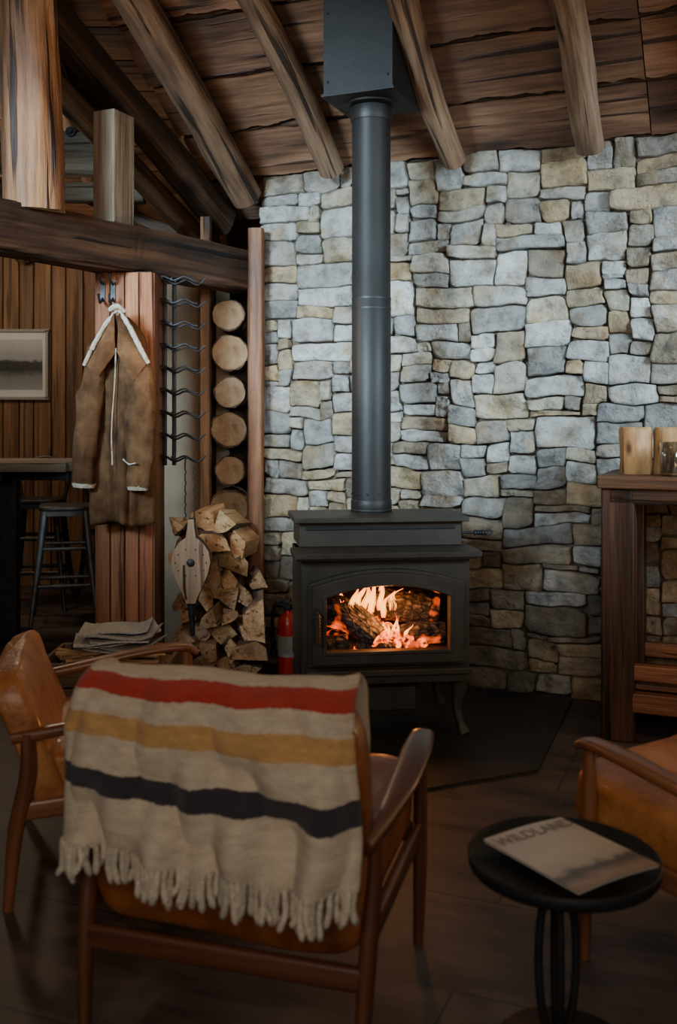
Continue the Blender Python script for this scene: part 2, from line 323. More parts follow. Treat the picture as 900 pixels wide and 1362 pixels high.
    def build(s,name,mats,loc=(0,0,0),rz=0,bevel=0,parent=None,bseg=2):
        me=bpy.data.meshes.new(name); me.from_pydata([tuple(p) for p in s.v],[],s.f)
        for m in mats: me.materials.append(m)
        me.polygons.foreach_set('material_index',s.m); me.polygons.foreach_set('use_smooth',s.s)
        a=me.attributes.new('gr','FLOAT_VECTOR','POINT'); a.data.foreach_set('vector',[x for g in s.g for x in g])
        t=me.color_attributes.new('tint','FLOAT_COLOR','CORNER'); arr=[]
        for f,ti in zip(s.f,s.t): arr+= [ti[0],ti[1],ti[2],1]*len(f)
        t.data.foreach_set('color',arr)
        me.update()
        o=bpy.data.objects.new(name,me); bpy.context.collection.objects.link(o)
        o.location=loc; o.rotation_euler=(0,0,rz)
        if parent: o.parent=parent
        if bevel:
            b=o.modifiers.new('bev','BEVEL'); b.width=bevel; b.segments=bseg; b.limit_method='ANGLE'; b.angle_limit=40*D2R
        return o
def gt(a=.75,b=1.2,w=.06):
    g=U(a,b); return (g*U(1-w,1+w),g,g*U(1-w,1+w))

A = -22.5*D2R
WL = (-.384,5.09,0)     # left end of the stone wall at floor level

# ------------------------------------------------------------------ floor
mb=MB(); mb.box((.3,3,-.05),(8.4,10,.1)); mb.build('floor',[m_floor])
mb=MB(); pts=[(1.03,4.38),(.70,3.5),(.28,3.32),(-.42,3.30),(-.66,3.6),(-.36,4.60),(-.12,4.86)]
n=len(pts); mb.add([(x,y,.0) for x,y in pts]+[(x,y,.012) for x,y in pts],[tuple(range(n)),tuple(range(2*n-1,n-1,-1))]+[(i,(i+1)%n,n+(i+1)%n,n+i) for i in range(n)])
mb.build('hearth_plate',[m_hearth])

# ------------------------------------------------------------------ stone wall
mb=MB(); W_,H_=4.0,2.5
mb.box((W_/2,.075,H_/2),(W_,.15,H_),0)
du,dv=.034,.0305; NU,NV=int(W_/du),int(H_/dv)
occ=[[False]*NU for _ in range(NV)]
pal_top=[(.31,.30,.285),(.39,.38,.36),(.25,.24,.225),(.44,.43,.405),(.33,.295,.245),(.37,.325,.25),(.33,.32,.305),(.37,.355,.33),(.28,.255,.225),(.36,.285,.19)]
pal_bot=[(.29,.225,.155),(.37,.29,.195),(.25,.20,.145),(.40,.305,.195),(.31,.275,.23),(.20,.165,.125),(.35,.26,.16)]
def warp(x,z):
    v=noise.noise_vector(Vector((x*2.6,z*3.1,1.7)))*.026+noise.noise_vector(Vector((x*7,z*9,5.1)))*.014+noise.noise_vector(Vector((x*24,z*26,9.1)))*.005
    return x+v.x, z+v.y
for r in range(NV):
    c=0
    while c<NU:
        if occ[r][c]: c+=1; continue
        h=random.choices([1,2,3,4,5],[.6,4,5,2.6,.5])[0]; w=random.choice([3,4,5,6,7,8,9,7,6,5])
        free=0
        while c+free<NU and not occ[r][c+free]: free+=1
        if free<w+2: w=min(free,10)
        if w<=3: h=min(h,3)
        h=min(h,NV-r)
        if NV-r-h==1: h+=1
        for a in range(h):
            for b_ in range(w): occ[r+a][c+b_]=True
        x0,x1=c*du,(c+w)*du; z0,z1=r*dv,(r+h)*dv
        S=[-1,-.985,-.93,-.8,-.6,-.4,-.2,0,.2,.4,.6,.8,.93,.985,1]; T=[-1,-.975,-.88,-.6,-.3,0,.3,.6,.88,.975,1]
        hw,hh=(x1-x0)/2-.0018,(z1-z0)/2-.0016; cx,cz=(x0+x1)/2,(z0+z1)/2
        dep=U(.028,.060); tx,tz=U(-.11,.11),U(-.2,.2)
        cj=[(U(-.006,.006),U(-.005,.005)) for _ in range(4)]
        cut=[R_()<.2 for _ in range(4)]
        sd=Vector((U(0,99),U(0,99),U(0,99)))
        V=[];G=[]
        for t in T:
            for s_ in S:
                x=s_*hw; z=t*hh
                q=(0 if s_<0 else 1)+(0 if t<0 else 2)
                k_=abs(s_)**6*abs(t)**6*(.016 if cut[q] else .003)
                x-=math.copysign(k_,s_); z-=math.copysign(k_*.8,t)
                fs,ft=(s_+1)/2,(t+1)/2
                wts=[(1-fs)*(1-ft),fs*(1-ft),(1-fs)*ft,fs*ft]
                x+=sum(wts[i]*cj[i][0] for i in range(4)); z+=sum(wts[i]*cj[i][1] for i in range(4))
                X,Z=warp(cx+x,cz+z)
                e=max(abs(s_),abs(t))
                if e==1: y=.002
                else:
                    y=-(dep+tx*x+tz*z)
                    nn=noise.noise(Vector((X*11,Z*15,sd.y)))
                    y+=nn*.018+abs(noise.noise(Vector((X*24,Z*34,sd.z))))*.018-.005+noise.noise(Vector((X*70,Z*75,sd.x)))*.004
                    if abs(s_)>=.985 or abs(t)>=.975: y*=.86
                    y=min(y,-.012)
                V.append((X,y,Z)); G.append(Vector((X,y,Z))+sd)
        nS=len(S); F=[(i*nS+k,i*nS+k+1,(i+1)*nS+k+1,(i+1)*nS+k) for i in range(len(T)-1) for k in range(nS-1)]
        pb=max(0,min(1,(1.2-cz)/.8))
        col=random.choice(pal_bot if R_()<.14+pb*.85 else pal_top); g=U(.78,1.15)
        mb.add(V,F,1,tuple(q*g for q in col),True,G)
        c+=w
mb.build('wall_stone',[m_mortar,m_stone],WL,A)

# ------------------------------------------------------------------ ceiling
SL=.62; nrm=Vector((0,SL,1)).normalized()
def roof(u,v,h): return Vector((u,-v,2.47+SL*v))+nrm*h
mb=MB()
a=[roof(-.32,-.25,.06),roof(4.1,-.25,.06),roof(4.1,4.6,.06),roof(-.32,4.6,.06)]; b_=[p+nrm*.05 for p in a]
mb.add(a+b_,[(0,1,2,3),(7,6,5,4),(0,4,5,1),(1,5,6,2),(2,6,7,3),(3,7,4,0)],1)
v=-.22
while v<4.5:
    wd=U(.20,.24)
    for (ua,ub) in ((-.32,1.9),(1.905,4.1)):
        n=110; V=[];G=[]; off=U(0,50); ln=ub-ua; ti=gt(.65,1.2)
        for i in range(n):
            u_=ua+ln*i/(n-1)
            e0=noise.noise(Vector((u_*3,off,0)))*.02+noise.noise(Vector((u_*14,off,2)))*.012+noise.noise(Vector((u_*45,off,2)))*.006; e1=noise.noise(Vector((u_*3,off,7)))*.014+noise.noise(Vector((u_*30,off,4)))*.005
            for (vv,h) in ((v+e0,-.014),(v+wd*.5,.0),(v+wd+e1,.012),(v+wd+e1,.04),(v+e0,.02)):
                V.append(roof(u_,vv,h)); G.append((vv-v+off,h,u_+off))
        F=[(i*5+k,i*5+(k+1)%5,(i+1)*5+(k+1)%5,(i+1)*5+k) for i in range(n-1) for k in range(5)]
        F+=[(4,3,2,1,0),tuple((n-1)*5+k for k in range(5))]
        mb.add(V,F,0,ti,False,G)
    p0=roof(-.3,v+wd+.018,.022); p1=roof(4.08,v+wd+.018,.022)
    mb.tube([p0,p1],[(.022,.02)]*2,8,2,jit=.6,js=9,res=120,smooth=False)
    v+=wd+U(.03,.045)
mb.build('ceiling',[m_ceil,m_dark,m_logd],WL,A)

mb=MB()
for i,(u_,r,dz) in enumerate([(.43,.060,.09),(1.03,.060,.09),(1.66,.062,.09),(2.28,.062,.09),(2.9,.062,.09),(3.5,.062,.09)]):
    p0=roof(u_,.075,-dz); p1=roof(u_+U(-.03,.03),4.5,-dz)
    mb.tube([p0,p0.lerp(p1,.5),p1],[r,r*1.02,r*1.15],26,0,1,jit=.16,js=2.6,res=160,wob=.025,tint=gt(.85,1.1),rj=.035)
p0=roof(-.04,.02,-.15); p1=roof(-.10,4.5,-.15)
mb.tube([p0,p1],[.078,.088],26,0,1,jit=.15,js=2.6,res=160,wob=.02,tint=(.8,.78,.75),rj=.04)
mb.build('roof_rafters',[m_log,m_end],WL,A)

def hewn(p0,p1,a,b,mi=0,jit=.07,tint=(1,1,1),n=70,sq=.35,up=None):
    mb.tube([p0,p1],[(a,b),(a,b)],28,mi,None,jit,2.5,tint,up,True,n,sq,.012,rj=.03,smooth=False)
mb=MB()
hewn((-.60,5.22,2.26),(-1.95,2.85,3.76),.06,.075,tint=(.9,.85,.8))
hewn((-.74,5.35,2.20),(-2.2,3.0,3.64),.035,.06,1,tint=(.5,.5,.5))
hewn((-1.75,5.45,2.60),(-.74,5.50,2.20),.03,.035,1,tint=(.6,.55,.5))
mb.build('valley_timbers',[m_logd,m_panel])
mb=MB()
hewn((-3.0,5.15,2.63),(-1.18,5.12,2.60),.05,.11)
hewn((-3.0,5.17,2.43),(-1.0,5.14,2.40),.04,.05,tint=(.55,.5,.45))
mb.tube([(-1.36,5.05,2.70),(-1.36,5.07,2.70)],[.025,.025],12,1); mb.tube([(-1.36,5.035,2.70),(-1.36,5.06,2.70)],[.012,.012],6,1)
mb.build('tie_beam',[m_grey,m_iron])

mb=MB()
d=Vector((.574,.819,0)); e=Vector((-.485,5.05,1.985))
hewn(e,e-d*4.2,.078,.102,jit=.16,n=110,sq=.22,tint=(.95,.82,.72))
mb.build('hewn_beam',[m_logd])
mb=MB(); mb.tube([(-1.225,3.99,2.07),(-1.235,3.98,2.6),(-1.25,3.97,3.08)],[.118,.112,.108],32,0,1,jit=.15,js=1.8,res=90,wob=.02,rj=.05)
mb.build('log_post',[m_logr,m_end])
mb=MB(); mb.box((-.985,4.37,2.335),(.112,.15,.49),0,(0,0,-24*D2R)); 
mb.build('short_post',[m_grey],bevel=.006)

# clad post
mb=MB(); mb.box((-.935,4.485,.945),(.235,.235,1.89),1)
x=-1.06
for i in range(4):
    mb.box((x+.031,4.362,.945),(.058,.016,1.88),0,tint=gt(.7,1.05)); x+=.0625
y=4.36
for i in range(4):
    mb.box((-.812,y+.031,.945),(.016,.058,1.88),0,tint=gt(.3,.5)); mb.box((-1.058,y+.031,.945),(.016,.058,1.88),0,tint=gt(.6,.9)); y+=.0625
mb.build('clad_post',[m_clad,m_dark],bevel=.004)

# partition behind rack + stacked log wall
mb=MB(); mb.box((-.79,5.32,1.05),(.42,.06,2.1)); mb.build('wall_partition',[m_plaster])
mb=MB()
for z,r in ((1.765,.083),(1.575,.096),(1.375,.082),(1.185,.094),(.98,.078),(.785,.102),(.60,.088),(.42,.088),(.245,.085),(.085,.083)):
    xx=-.552+U(-.01,.01); y0=5.02+U(-.012,.012)
    mb.tube([(xx,y0,z),(-.555,5.45,z)],[(r,r*.96),(r,r)],40,0,0,jit=.12,js=2,res=6,tint=gt(.8,1.1),rj=.04)
    mb.tube([(xx,y0-.004,z),(xx,y0+.01,z)],[(r*.92,r*.88)]*2,36,1,1,jit=.12,js=2,tint=gt(.85,1.15))
mb.box((-.56,5.36,1.05),(.2,.1,2.1),3)
mb.box((-.672,5.06,1.13),(.045,.10,2.26),2,tint=gt(.9,1.1))
mb.box((-.655,5.15,1.07),(.02,.2,2.1),2,tint=(.5,.5,.5))
mb.tube([(-.415,4.985,0),(-.412,4.985,2.19)],[(.042,.05),(.040,.05)],28,2,1,jit=.12,js=2,res=90,sq=.5,tint=(.8,.68,.6),rj=.03)
mb.build('stacked_log_wall',[m_bark,m_end,m_logr,m_dark])

# ------------------------------------------------------------------ far room
mb=MB(); x=-3.4
mb.box((-1.5,7.43,1.4),(3.9,.06,2.8),1)
while x<.4:
    w=U(.10,.14); mb.box((x+w/2,7.385,1.4),(w-.008,.03,2.8),0,tint=gt(.8,1.15)); x+=w
mb.build('wall_far',[m_panel,m_dark],bevel=.004)
mb=MB(); y=-1.5
mb.box((-3.47,3,1.9),(.06,9.2,3.8),1)
while y<7.4:
    w=U(.10,.14); mb.box((-3.425,y+w/2,1.9),(.03,w-.008,3.8),0,tint=gt(.7,1.1)); y+=w
mb.build('wall_left',[m_panel,m_dark])
mb=MB(); y=7.45; 
th=math.atan(.45)
while y>3.0:
    z=2.5+.45*(7.4-y)
    mb.box((-1.55,y-.11,z+.05),(3.9,.215/math.cos(th),.03),0,(-th,0,0),tint=gt(.6,.95)); y-=.225
mb.build('ceiling_far_room',[m_ceil])
mb=MB()
for x in (-3.0,-2.3,-1.6,-.9):
    mb.tube([(x,7.28,2.42),(x,3.2,4.26)],[.06,.065],16,0,jit=.1,js=2,res=40,tint=(.7,.7,.7))
mb.build('rafters_far_room',[m_log])

# framed photo
mb=MB(); cx,cz=-2.42,1.64; w,h=.54,.50
for (px,pz,sx_,sz) in ((0,h/2,w+.03,.02),(0,-h/2,w+.03,.02),(-w/2,0,.02,h),(w/2,0,.02,h)):
    mb.box((cx+px,7.35,cz+pz),(sx_,.03,sz),0,tint=(.45,.42,.4))
mb.add([(cx-w/2,7.355,cz-h/2),(cx+w/2,7.355,cz-h/2),(cx+w/2,7.355,cz+h/2),(cx-w/2,7.355,cz+h/2)],[(0,1,2,3)],0)
a_,c_=.235,.185
mb.add([(cx-a_,7.352,cz-c_),(cx+a_,7.352,cz-c_),(cx+a_,7.352,cz+c_),(cx-a_,7.352,cz+c_)],[(0,1,2,3)],1,gr=[(0,0,0),(1,0,0),(1,0,.9),(0,0,.9)])
mb.build('framed_landscape_photo',[m_white,m_photo])

# left bar table
mb=MB()
for k in range(4): mb.box((-2.05,5.33+k*.15,.985),(1.22,.145,.05),0,tint=gt(.9,1.2))
mb.box((-2.05,5.55,.93),(1.1,.06,.06),1); 
for x in (-1.83,-2.5):
    mb.box((x,5.55,.47),(.09,.09,.90),1); mb.box((x,5.55,.015),(.1,.5,.03),1); mb.box((x,5.55,.93),(.08,.5,.04),1)
mb.build('bar_table',[m_grey,m_iron],bevel=.004)

def stool(name,loc,rz,back=False,t=(1,1,1)):
    mb=MB()
    mb.rbox((0,0,.70),(.31,.31,.035),e=.35,mi=0,tint=t)
    mb.box((0,0,.675),(.27,.27,.04),0,tint=t)
    C=[(-1,-1),(1,-1),(1,1),(-1,1)]
    for sx_,sy in C:
        mb.tube([(sx_*.12,sy*.12,.69),(sx_*.155,sy*.155,.35),(sx_*.195,sy*.195,0)],[(.022,.018),(.018,.014),(.013,.011)],10,0,sq=.6,tint=t,res=8)
    for i in range(4):
        a,b=C[i],C[(i+1)%4]
        for z,k in ((.24,.168),(.46,.145)):
            mb.tube([(a[0]*k,a[1]*k,z),(b[0]*k,b[1]*k,z)],[(.005,.013)]*2,8,0,tint=t)
    if back:
        mb.tube([(-.14,.13,.69),(-.16,.18,.9),(0,.2,.98),(.16,.18,.9),(.14,.13,.69)],[.012]*5,10,0,res=24,up=(0,1,0),tint=t)
        mb.tube([(-.15,.17,.85),(0,.2,.87),(.15,.17,.85)],[(.006,.02)]*3,10,0,res=12,tint=t)
    return mb.build(name,[m_stoolm],loc,rz)
stool('bar_stool',(-1.68,6.12,0),.25)
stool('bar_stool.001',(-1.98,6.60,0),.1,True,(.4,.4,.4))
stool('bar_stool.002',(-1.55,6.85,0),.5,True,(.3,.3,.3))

# ------------------------------------------------------------------ wood stove
S_LOC=(.185,3.85,.012); S_R=7*D2R
stove=bpy.data.objects.new('wood_stove',None); bpy.context.collection.objects.link(stove); stove.location=S_LOC; stove.rotation_euler=(0,0,S_R)
def arch(w,z0,z1,drop,n=16):
    P=[(-w,z0)]
    for i in range(n+1):
        t=-1+2*i/n; P.append((t*w,z1-drop*(t*t)))
    P.append((w,z0)); return P
mb=MB()
mb.box((-.32,.235,.475),(.02,.43,.45)); mb.box((.32,.235,.475),(.02,.43,.45)); mb.box((0,.44,.475),(.66,.02,.45))
mb.box((0,.235,.25),(.66,.44,.02)); mb.box((0,.235,.69),(.66,.44,.02))
mb.box((0,.42,.475),(.62,.012,.43),1); mb.box((-.30,.235,.475),(.012,.40,.43),1); mb.box((.30,.235,.475),(.012,.40,.43),1)
mb.ringplate([( -.33,.24)]+[(-.33+.66*i/16,.70) for i in range(17)]+[(.33,.24)],arch(.262,.325,.615,.045),0,.02)
mb.build('firebox_body',[m_cast,m_dark],bevel=.004,parent=stove)
mb=MB()
mb.box((0,.035,.712),(.725,.21,.022)); mb.box((0,.035,.698),(.70,.18,.012))
mb.box((0,.27,.772),(.655,.30,.096)); mb.box((0,.118,.797),(.60,.006,.014),1)
mb.box((0,.26,.832),(.70,.36,.02))
mb.box((0,-.045,.272),(.63,.10,.022)); mb.box((0,-.03,.245),(.655,.09,.035)); mb.box((0,.18,.225),(.6,.35,.04))
mb.box((0,.16,.15),(.27,.30,.13),1); mb.box((0,.005,.15),(.23,.012,.09))
mb.build('shelves_and_top',[m_cast,m_black],bevel=.005,parent=stove)
mb=MB()
mb.ringplate(arch(.305,.285,.655,.055),arch(.288,.30,.64,.052),-.03,0)
mb.ringplate(arch(.292,.297,.644,.053),arch(.245,.340,.602,.045),-.05,-.002)
mb.ringplate(arch(.252,.333,.608,.046),arch(.238,.347,.595,.043),-.056,-.01)
mb.tube([(-.278,-.085,.385),(-.278,-.085,.50)],[.011,.011],12,0); 
for z in [.39+.012*i for i in range(9)]: mb.tube([(-.278,-.085,z),(-.278,-.085,z+.006)],[.0145,.0145],12,0)
mb.tube([(-.278,-.085,.49),(-.278,-.06,.51),(-.278,-.03,.51)],[.008]*3,8,0)
mb.tube([(.30,-.02,.36),(.30,-.02,.42)],[.009]*2,10); mb.tube([(.30,-.02,.53),(.30,-.02,.59)],[.009]*2,10)
mb.build('door_frame',[m_cast],bevel=.003,parent=stove)
mb=MB(); P=arch(.25,.335,.61,.045); mb.add([(x,-.012,z) for x,z in P],[tuple(range(len(P)))]); mb.build('door_glass',[m_sglass],parent=stove)
mb=MB()
for sx_ in (-1,1):
    for y0,sy in ((.05,-1),(.40,1)):
        mb.tube([(sx_*.265,y0,.245),(sx_*.298,y0+sy*.012,.19),(sx_*.288,y0+sy*.012,.10),(sx_*.30,y0+sy*.025,.035),(sx_*.312,y0+sy*.035,.0)],[(.045,.03),(.036,.026),(.018,.017),(.016,.016),(.026,.024)],16,0,res=22,sq=.7,up=(0,1,0))
mb.build('legs',[m_cast],parent=stove)
mb=MB(); mb.tube([(.32,.2,.765),(.42,.2,.763)],[.005]*2,8); 
for i in range(5): mb.tube([(.40+.011*i,.2,.763),(.407+.011*i,.2,.763)],[.011]*2,10)
mb.tube([(.45,.2,.763),(.465,.2,.775),(.475,.2,.763),(.462,.2,.752),(.45,.2,.763)],[.004]*5,8,res=16,up=(0,1,0))
mb.build('damper_rod',[m_iron],parent=stove)
mb=MB()
mb.tube([(-.27,.20,.47),(-.15,.15,.45),(-.02,.08,.365)],[.060,.066,.050],28,0,jit=.22,js=10,res=24)
mb.tube([(-.06,.27,.465),(.08,.23,.47),(.25,.20,.455)],[.055,.070,.066],32,0,jit=.18,js=10,res=30,sq=.7)
mb.tube([(.07,.15,.365),(.15,.11,.38),(.25,.10,.375)],[.03,.042,.040],24,0,jit=.3,js=10,res=20)
mb.tube([(-.25,.08,.35),(-.14,.07,.355)],[.03,.035],20,0,jit=.3,js=10,res=16)
mb.build('burning_logs',[m_char],parent=stove)
mb=MB()
for i in range(60):
    x=random.gauss(.03,.055); mb.rbox((max(-.16,min(.18,x)),U(.04,.2),U(.325,.415-abs(x)*.4)),(U(.022,.045),U(.022,.045),U(.02,.04)),(U(0,3),U(0,3),0),e=.6,n=8,m=6,nz=.004,mi=0)
for i in range(50):
    mb.rbox((U(-.23,.23),U(.04,.38),.335),(.05,.05,.03),(U(0,3),U(0,3),0),e=.6,n=8,m=6,mi=1)
mb.box((0,.22,.30),(.58,.36,.06),1)
mb.build('ember_bed',[m_ember,m_char],parent=stove)
mb=MB()
def flame(x,y,z,h,w,ph,lean):
    n=18;
    for rot in (0,1.1,2.1):
        V=[];G=[]
        for i in range(n):
            t=i/(n-1); ww=w*(math.sin(math.pi*min(1,t*.8+.12))**.7)*(1-t)**.75
            ox=lean*t*t+math.sin(t*5+ph)*w*1.0*t; oy=math.cos(t*5+ph*2)*w*.4*t
            for s_ in (-1,0,1):
                V.append((x+ox+s_*ww*math.cos(rot),y+oy+s_*ww*math.sin(rot)+(.3*w if s_==0 else 0),z+h*t)); G.append((s_*.6+ph,rot+ph,t))
        F=[(i*3+k,i*3+k+1,(i+1)*3+k+1,(i+1)*3+k) for i in range(n-1) for k in range(2)]
        mb.add(V,F,0,(1,1,1),True,G)
for i in range(15):
    q=i/14; x=-.17+.26*q; flame(x+U(-.01,.01),U(.12,.24),.44+U(-.01,.02),.06+.085*math.sin(math.pi*q)*U(.7,1.1),U(.014,.028),U(0,6),U(-.03,.06))
for i in range(8): flame(U(-.03,.10),U(.05,.10),.37,U(.04,.09),U(.007,.013),U(0,6),U(-.01,.02))
mb.build('flames',[m_flame],parent=stove)

# pipe + ceiling box
mb=MB(); PX,PY=.138,4.19
mb.lathe([(.082,.855),(.087,.857),(.087,.865),(.082,.87)],(PX,PY,0),40)
mb.lathe([(.0825,.85),(.0825,1.45),(.0825,1.74),(.0835,1.742),(.0835,1.752),(.0815,1.755),(.0815,2.55)],(PX,PY,0),64)
mb.lathe([(.084,.862),(.086,.868),(.086,.90),(.0835,.905)],(PX,PY,0),40)
mb.lathe([(.0835,1.70),(.0840,1.702),(.0840,1.706),(.0835,1.708)],(PX,PY,0),40)
mb.lathe([(.0855,2.49),(.0875,2.495),(.0875,2.545),(.0855,2.55)],(PX,PY,0),40)
for k in range(5): mb.rbox((PX+.083*math.cos(-1.2-k*.6),PY+.083*math.sin(-1.2-k*.6),.93),(.009,.009,.009),e=1,n=8,m=6)
mb.build('stove_pipe',[m_pipe])
mb=MB(); 
V=[(-.15,-.16,2.57),(.15,-.16,2.57),(.15,.16,2.57),(-.15,.16,2.57),(-.15,-.16,2.96),(.15,-.16,2.96),(.15,.16,2.76),(-.15,.16,2.76)]
mb.add(V,[(3,2,1,0),(4,5,6,7),(0,1,5,4),(1,2,6,5),(2,3,7,6),(3,0,4,7)],0)
mb.box((0,0,2.566),(.315,.335,.012),0)
mb.lathe([(.108,2.552),(.108,2.56)],(0,0,0),40)
for z in (2.62,2.9): 
    for x in (-.13,.13): mb.rbox((x,-.162,z),(.012,.008,.012),e=1,n=8,m=6)
mb.build('chimney_support_box',[m_black],(PX,PY-.02,0),A,bevel=.003)

# ------------------------------------------------------------------ fire extinguisher
mb=MB(); mb.lathe([(.02,0),(.050,.004),(.053,.02),(.053,.24),(.048,.265),(.035,.285),(.018,.295),(.018,.31)],(0,0,0),28,0)
mb.lathe([(.0536,.09),(.0536,.19)],(0,0,0),28,2,tint=(.4,.38,.35))
mb.box((0,0,.32),(.03,.03,.03),1); mb.box((-.03,0,.345),(.09,.02,.012),1,(0,-.25,0)); mb.box((-.03,0,.325),(.08,.02,.008),1)
mb.tube([(.01,0,.32),(-.06,-.02,.33),(-.078,-.02,.22),(-.066,-.02,.08)],[.009,.009,.009,.013],10,1,res=24,up=(0,1,0))
mb.build('fire_extinguisher',[m_red,m_black,m_white],(-.245,4.86,.0),-.4)

# ------------------------------------------------------------------ firewood
mb=MB(); z=.07; row=0
def wedge(cx,cz,y0,ln,r):
    ang=random.choice([70,85,100,120,180])*D2R; a0=U(0,6.28); n=5
    prof=[(0,0)]+[(r*U(.88,1.08)*math.cos(a0+ang*i/n),r*U(.88,1.08)*math.sin(a0+ang*i/n)) for i in range(n+1)]
    mxx=sum(p[0] for p in prof)/len(prof); mzz=sum(p[1] for p in prof)/len(prof)
    prof=[(p[0]-mxx,p[1]-mzz) for p in prof]; k=len(prof)
    dx,dz=U(-.09,.09),U(-.03,.04); V=[];G=[];o=U(0,9)
    if cx+dx>-.42: dx=-abs(dx)
    if cx+dx<-.72: dx=abs(dx)
    if cz<.12: dz=abs(dz)*.3
    m=5
    for j in range(m):
        t=j/(m-1)
        for (x,zz) in prof:
            V.append((max(-.797,cx+x+dx*t+U(-.002,.002)),y0+ln*t+(U(-.008,.008) if j in(0,m-1) else 0),max(.004,cz+zz+dz*t+U(-.002,.002)))); G.append((x+o,zz+o,ln*t+o))
    F=[];M=[]
    for j in range(m-1):
        for i in range(k):
            i2=(i+1)%k; F.append((j*k+i,j*k+i2,(j+1)*k+i2,(j+1)*k+i)); M.append(0 if 1<=i<k-1 else 1)
    F+=[tuple(reversed(range(k))),tuple((m-1)*k+i for i in range(k))]; M+=[1,1]
    mb.add(V,F,M,gt(.65,1.15,.08),False,G)
while z<.80:
    xr=-.37 if z<.46 else (-.37-(z-.46)*.45)
    x=-.74+(row%2)*.04
    while x<xr:
        wedge(x,z+U(-.016,.016),U(4.56,4.68)+.03*(z>.4),.21,U(.070,.110)); x+=U(.090,.118)
    z+=.084; row+=1
mb.build('firewood_stack',[m_bark,m_split])

# ------------------------------------------------------------------ iron wavy rack
mb=MB()
for x in (-.795,-.752): mb.tube([(x,4.56,1.03),(x,4.56,1.90)],[(.010,.004)]*2,8,sq=.4)
for i in range(9):
    z=1.865-.1005*i; P=[]
    for k in range(15):
        t=k/14; P.append((-.80+.195*t,4.53-.02*math.sin(t*3.1),z+.009*math.sin(t*12.5+.8)-.006*t+(.014*(t-.85)/.15 if t>.85 else 0)))
    mb.tube(P,[.0046]*2,8,res=40)
    P=[(x,y-.05,zz+.010) for x,y,zz in P]; mb.tube(P[:13],[.0042]*2,8,res=30)
    mb.tube([(-.795,4.56,z),(-.795,4.48,z+.010)],[.004]*2,6); mb.tube([(-.752,4.56,z),(-.752,4.48,z+.010)],[.004]*2,6)
mb.build('iron_hat_rack',[m_iron])
mb=MB(); bx,by=-.650,4.42
def bl(off,mi,scale=1):
    prof=[(.80,.012),(.76,.016),(.72,.022),(.70,.05),(.66,.078),(.61,.086),(.56,.075),(.50,.05),(.46,.03),(.43,.02)]
    V=[(bx+s_*w*scale,by+off+dy,z) for dy in (-.006,.006) for (z,w) in prof for s_ in (-1,1)]
    n=len(prof); F=[]
    for i in range(n-1):
        a=i*2; F+=[(a,a+1,a+3,a+2),(2*n+a+1,2*n+a,2*n+a+2,2*n+a+3),(a,a+2,2*n+a+2,2*n+a),(a+1,2*n+a+1,2*n+a+3,a+3)]
    F+=[(0,2*n,2*n+1,1),(2*n-2,2*n-1,4*n-1,4*n-2)]
    mb.add(V,F,mi)
bl(-.035,0); bl(.035,0); 
for k in range(4): bl(-.02+.013*k,1,.9 if k%2 else .97)
mb.tube([(bx,by,.44),(bx,by,.36),(bx+.005,by,.28)],[.022,.014,.008],12,1,res=8)
mb.tube([(bx-.03,by-.045,.60),(bx-.028,by-.05,.50),(bx-.02,by-.045,.45)],[.004]*3,8,1); mb.rbox((bx,by-.045,.61),(.035,.012,.035),e=1,n=12,m=8,mi=1)
for k in range(10): mb.rbox((bx+.068*math.cos(k*.63),by-.042,.61+.06*math.sin(k*.63)),(.007,.006,.007),e=1,n=6,m=4,mi=1)
for dx,top in ((-.028,1.045),(.012,1.03)):
    z=top; k=0
    while z>.81:
        mb.tube([(bx+dx,by-.02,z),(bx+dx+(.005 if k%2 else 0),by-.02+(0 if k%2 else .005),z-.013),(bx+dx,by-.02,z-.026)],[.0035]*3,6,1)
        z-=.024; k+=1
mb.tube([(bx-.028,by-.02,1.04),(bx-.03,by+.02,1.075),(bx-.02,by+.06,1.065)],[.004]*3,6,1)
mb.build('fireplace_bellows',[m_pale,m_iron])

# ------------------------------------------------------------------ crate + newspapers
mb=MB(); cx,cy=-.915,4.05; w,dp,h=.50,.36,.30
for k in range(3):
    z=.05+k*.098
    mb.box((cx,cy-dp/2,z),(w,.016,.092),0,tint=gt(.6,1.0)); mb.box((cx,cy+dp/2,z),(w,.016,.092),0,tint=gt(.6,1))
    mb.box((cx-w/2,cy,z),(.016,dp,.092),0,tint=gt(.6,1)); mb.box((cx+w/2,cy,z),(.016,dp,.092),0,tint=gt(.6,1))
for sx_ in (-1,1):
    for sy in (-1,1): mb.box((cx+sx_*(w/2-.025),cy+sy*(dp/2-.02),.15),(.03,.03,.29),0,tint=(.6,.6,.6))
mb.box((cx,cy,.02),(w-.02,dp-.02,.02),0)
mb.build('wooden_crate',[m_panel],bevel=.003)
mb=MB()
for i in range(34):
    a=Vector((cx+U(-.16,.16),cy+U(-.11,.11),.265+U(0,.045))); an=U(-.5,.5); l=U(.10,.2)
    dxy=Vector((math.cos(an)*l,math.sin(an)*l,U(-.02,.02)))
    mb.tube([a-dxy*.5,a+dxy*.5],[(.02,.008),(.017,.006)],5,0,tint=gt(.7,1.1),smooth=False,jit=.2)
mb.box((cx,cy,.22),(w-.07,dp-.08,.06),0,tint=(.5,.5,.5))
mb.build('kindling_pile',[m_split])
mb=MB()
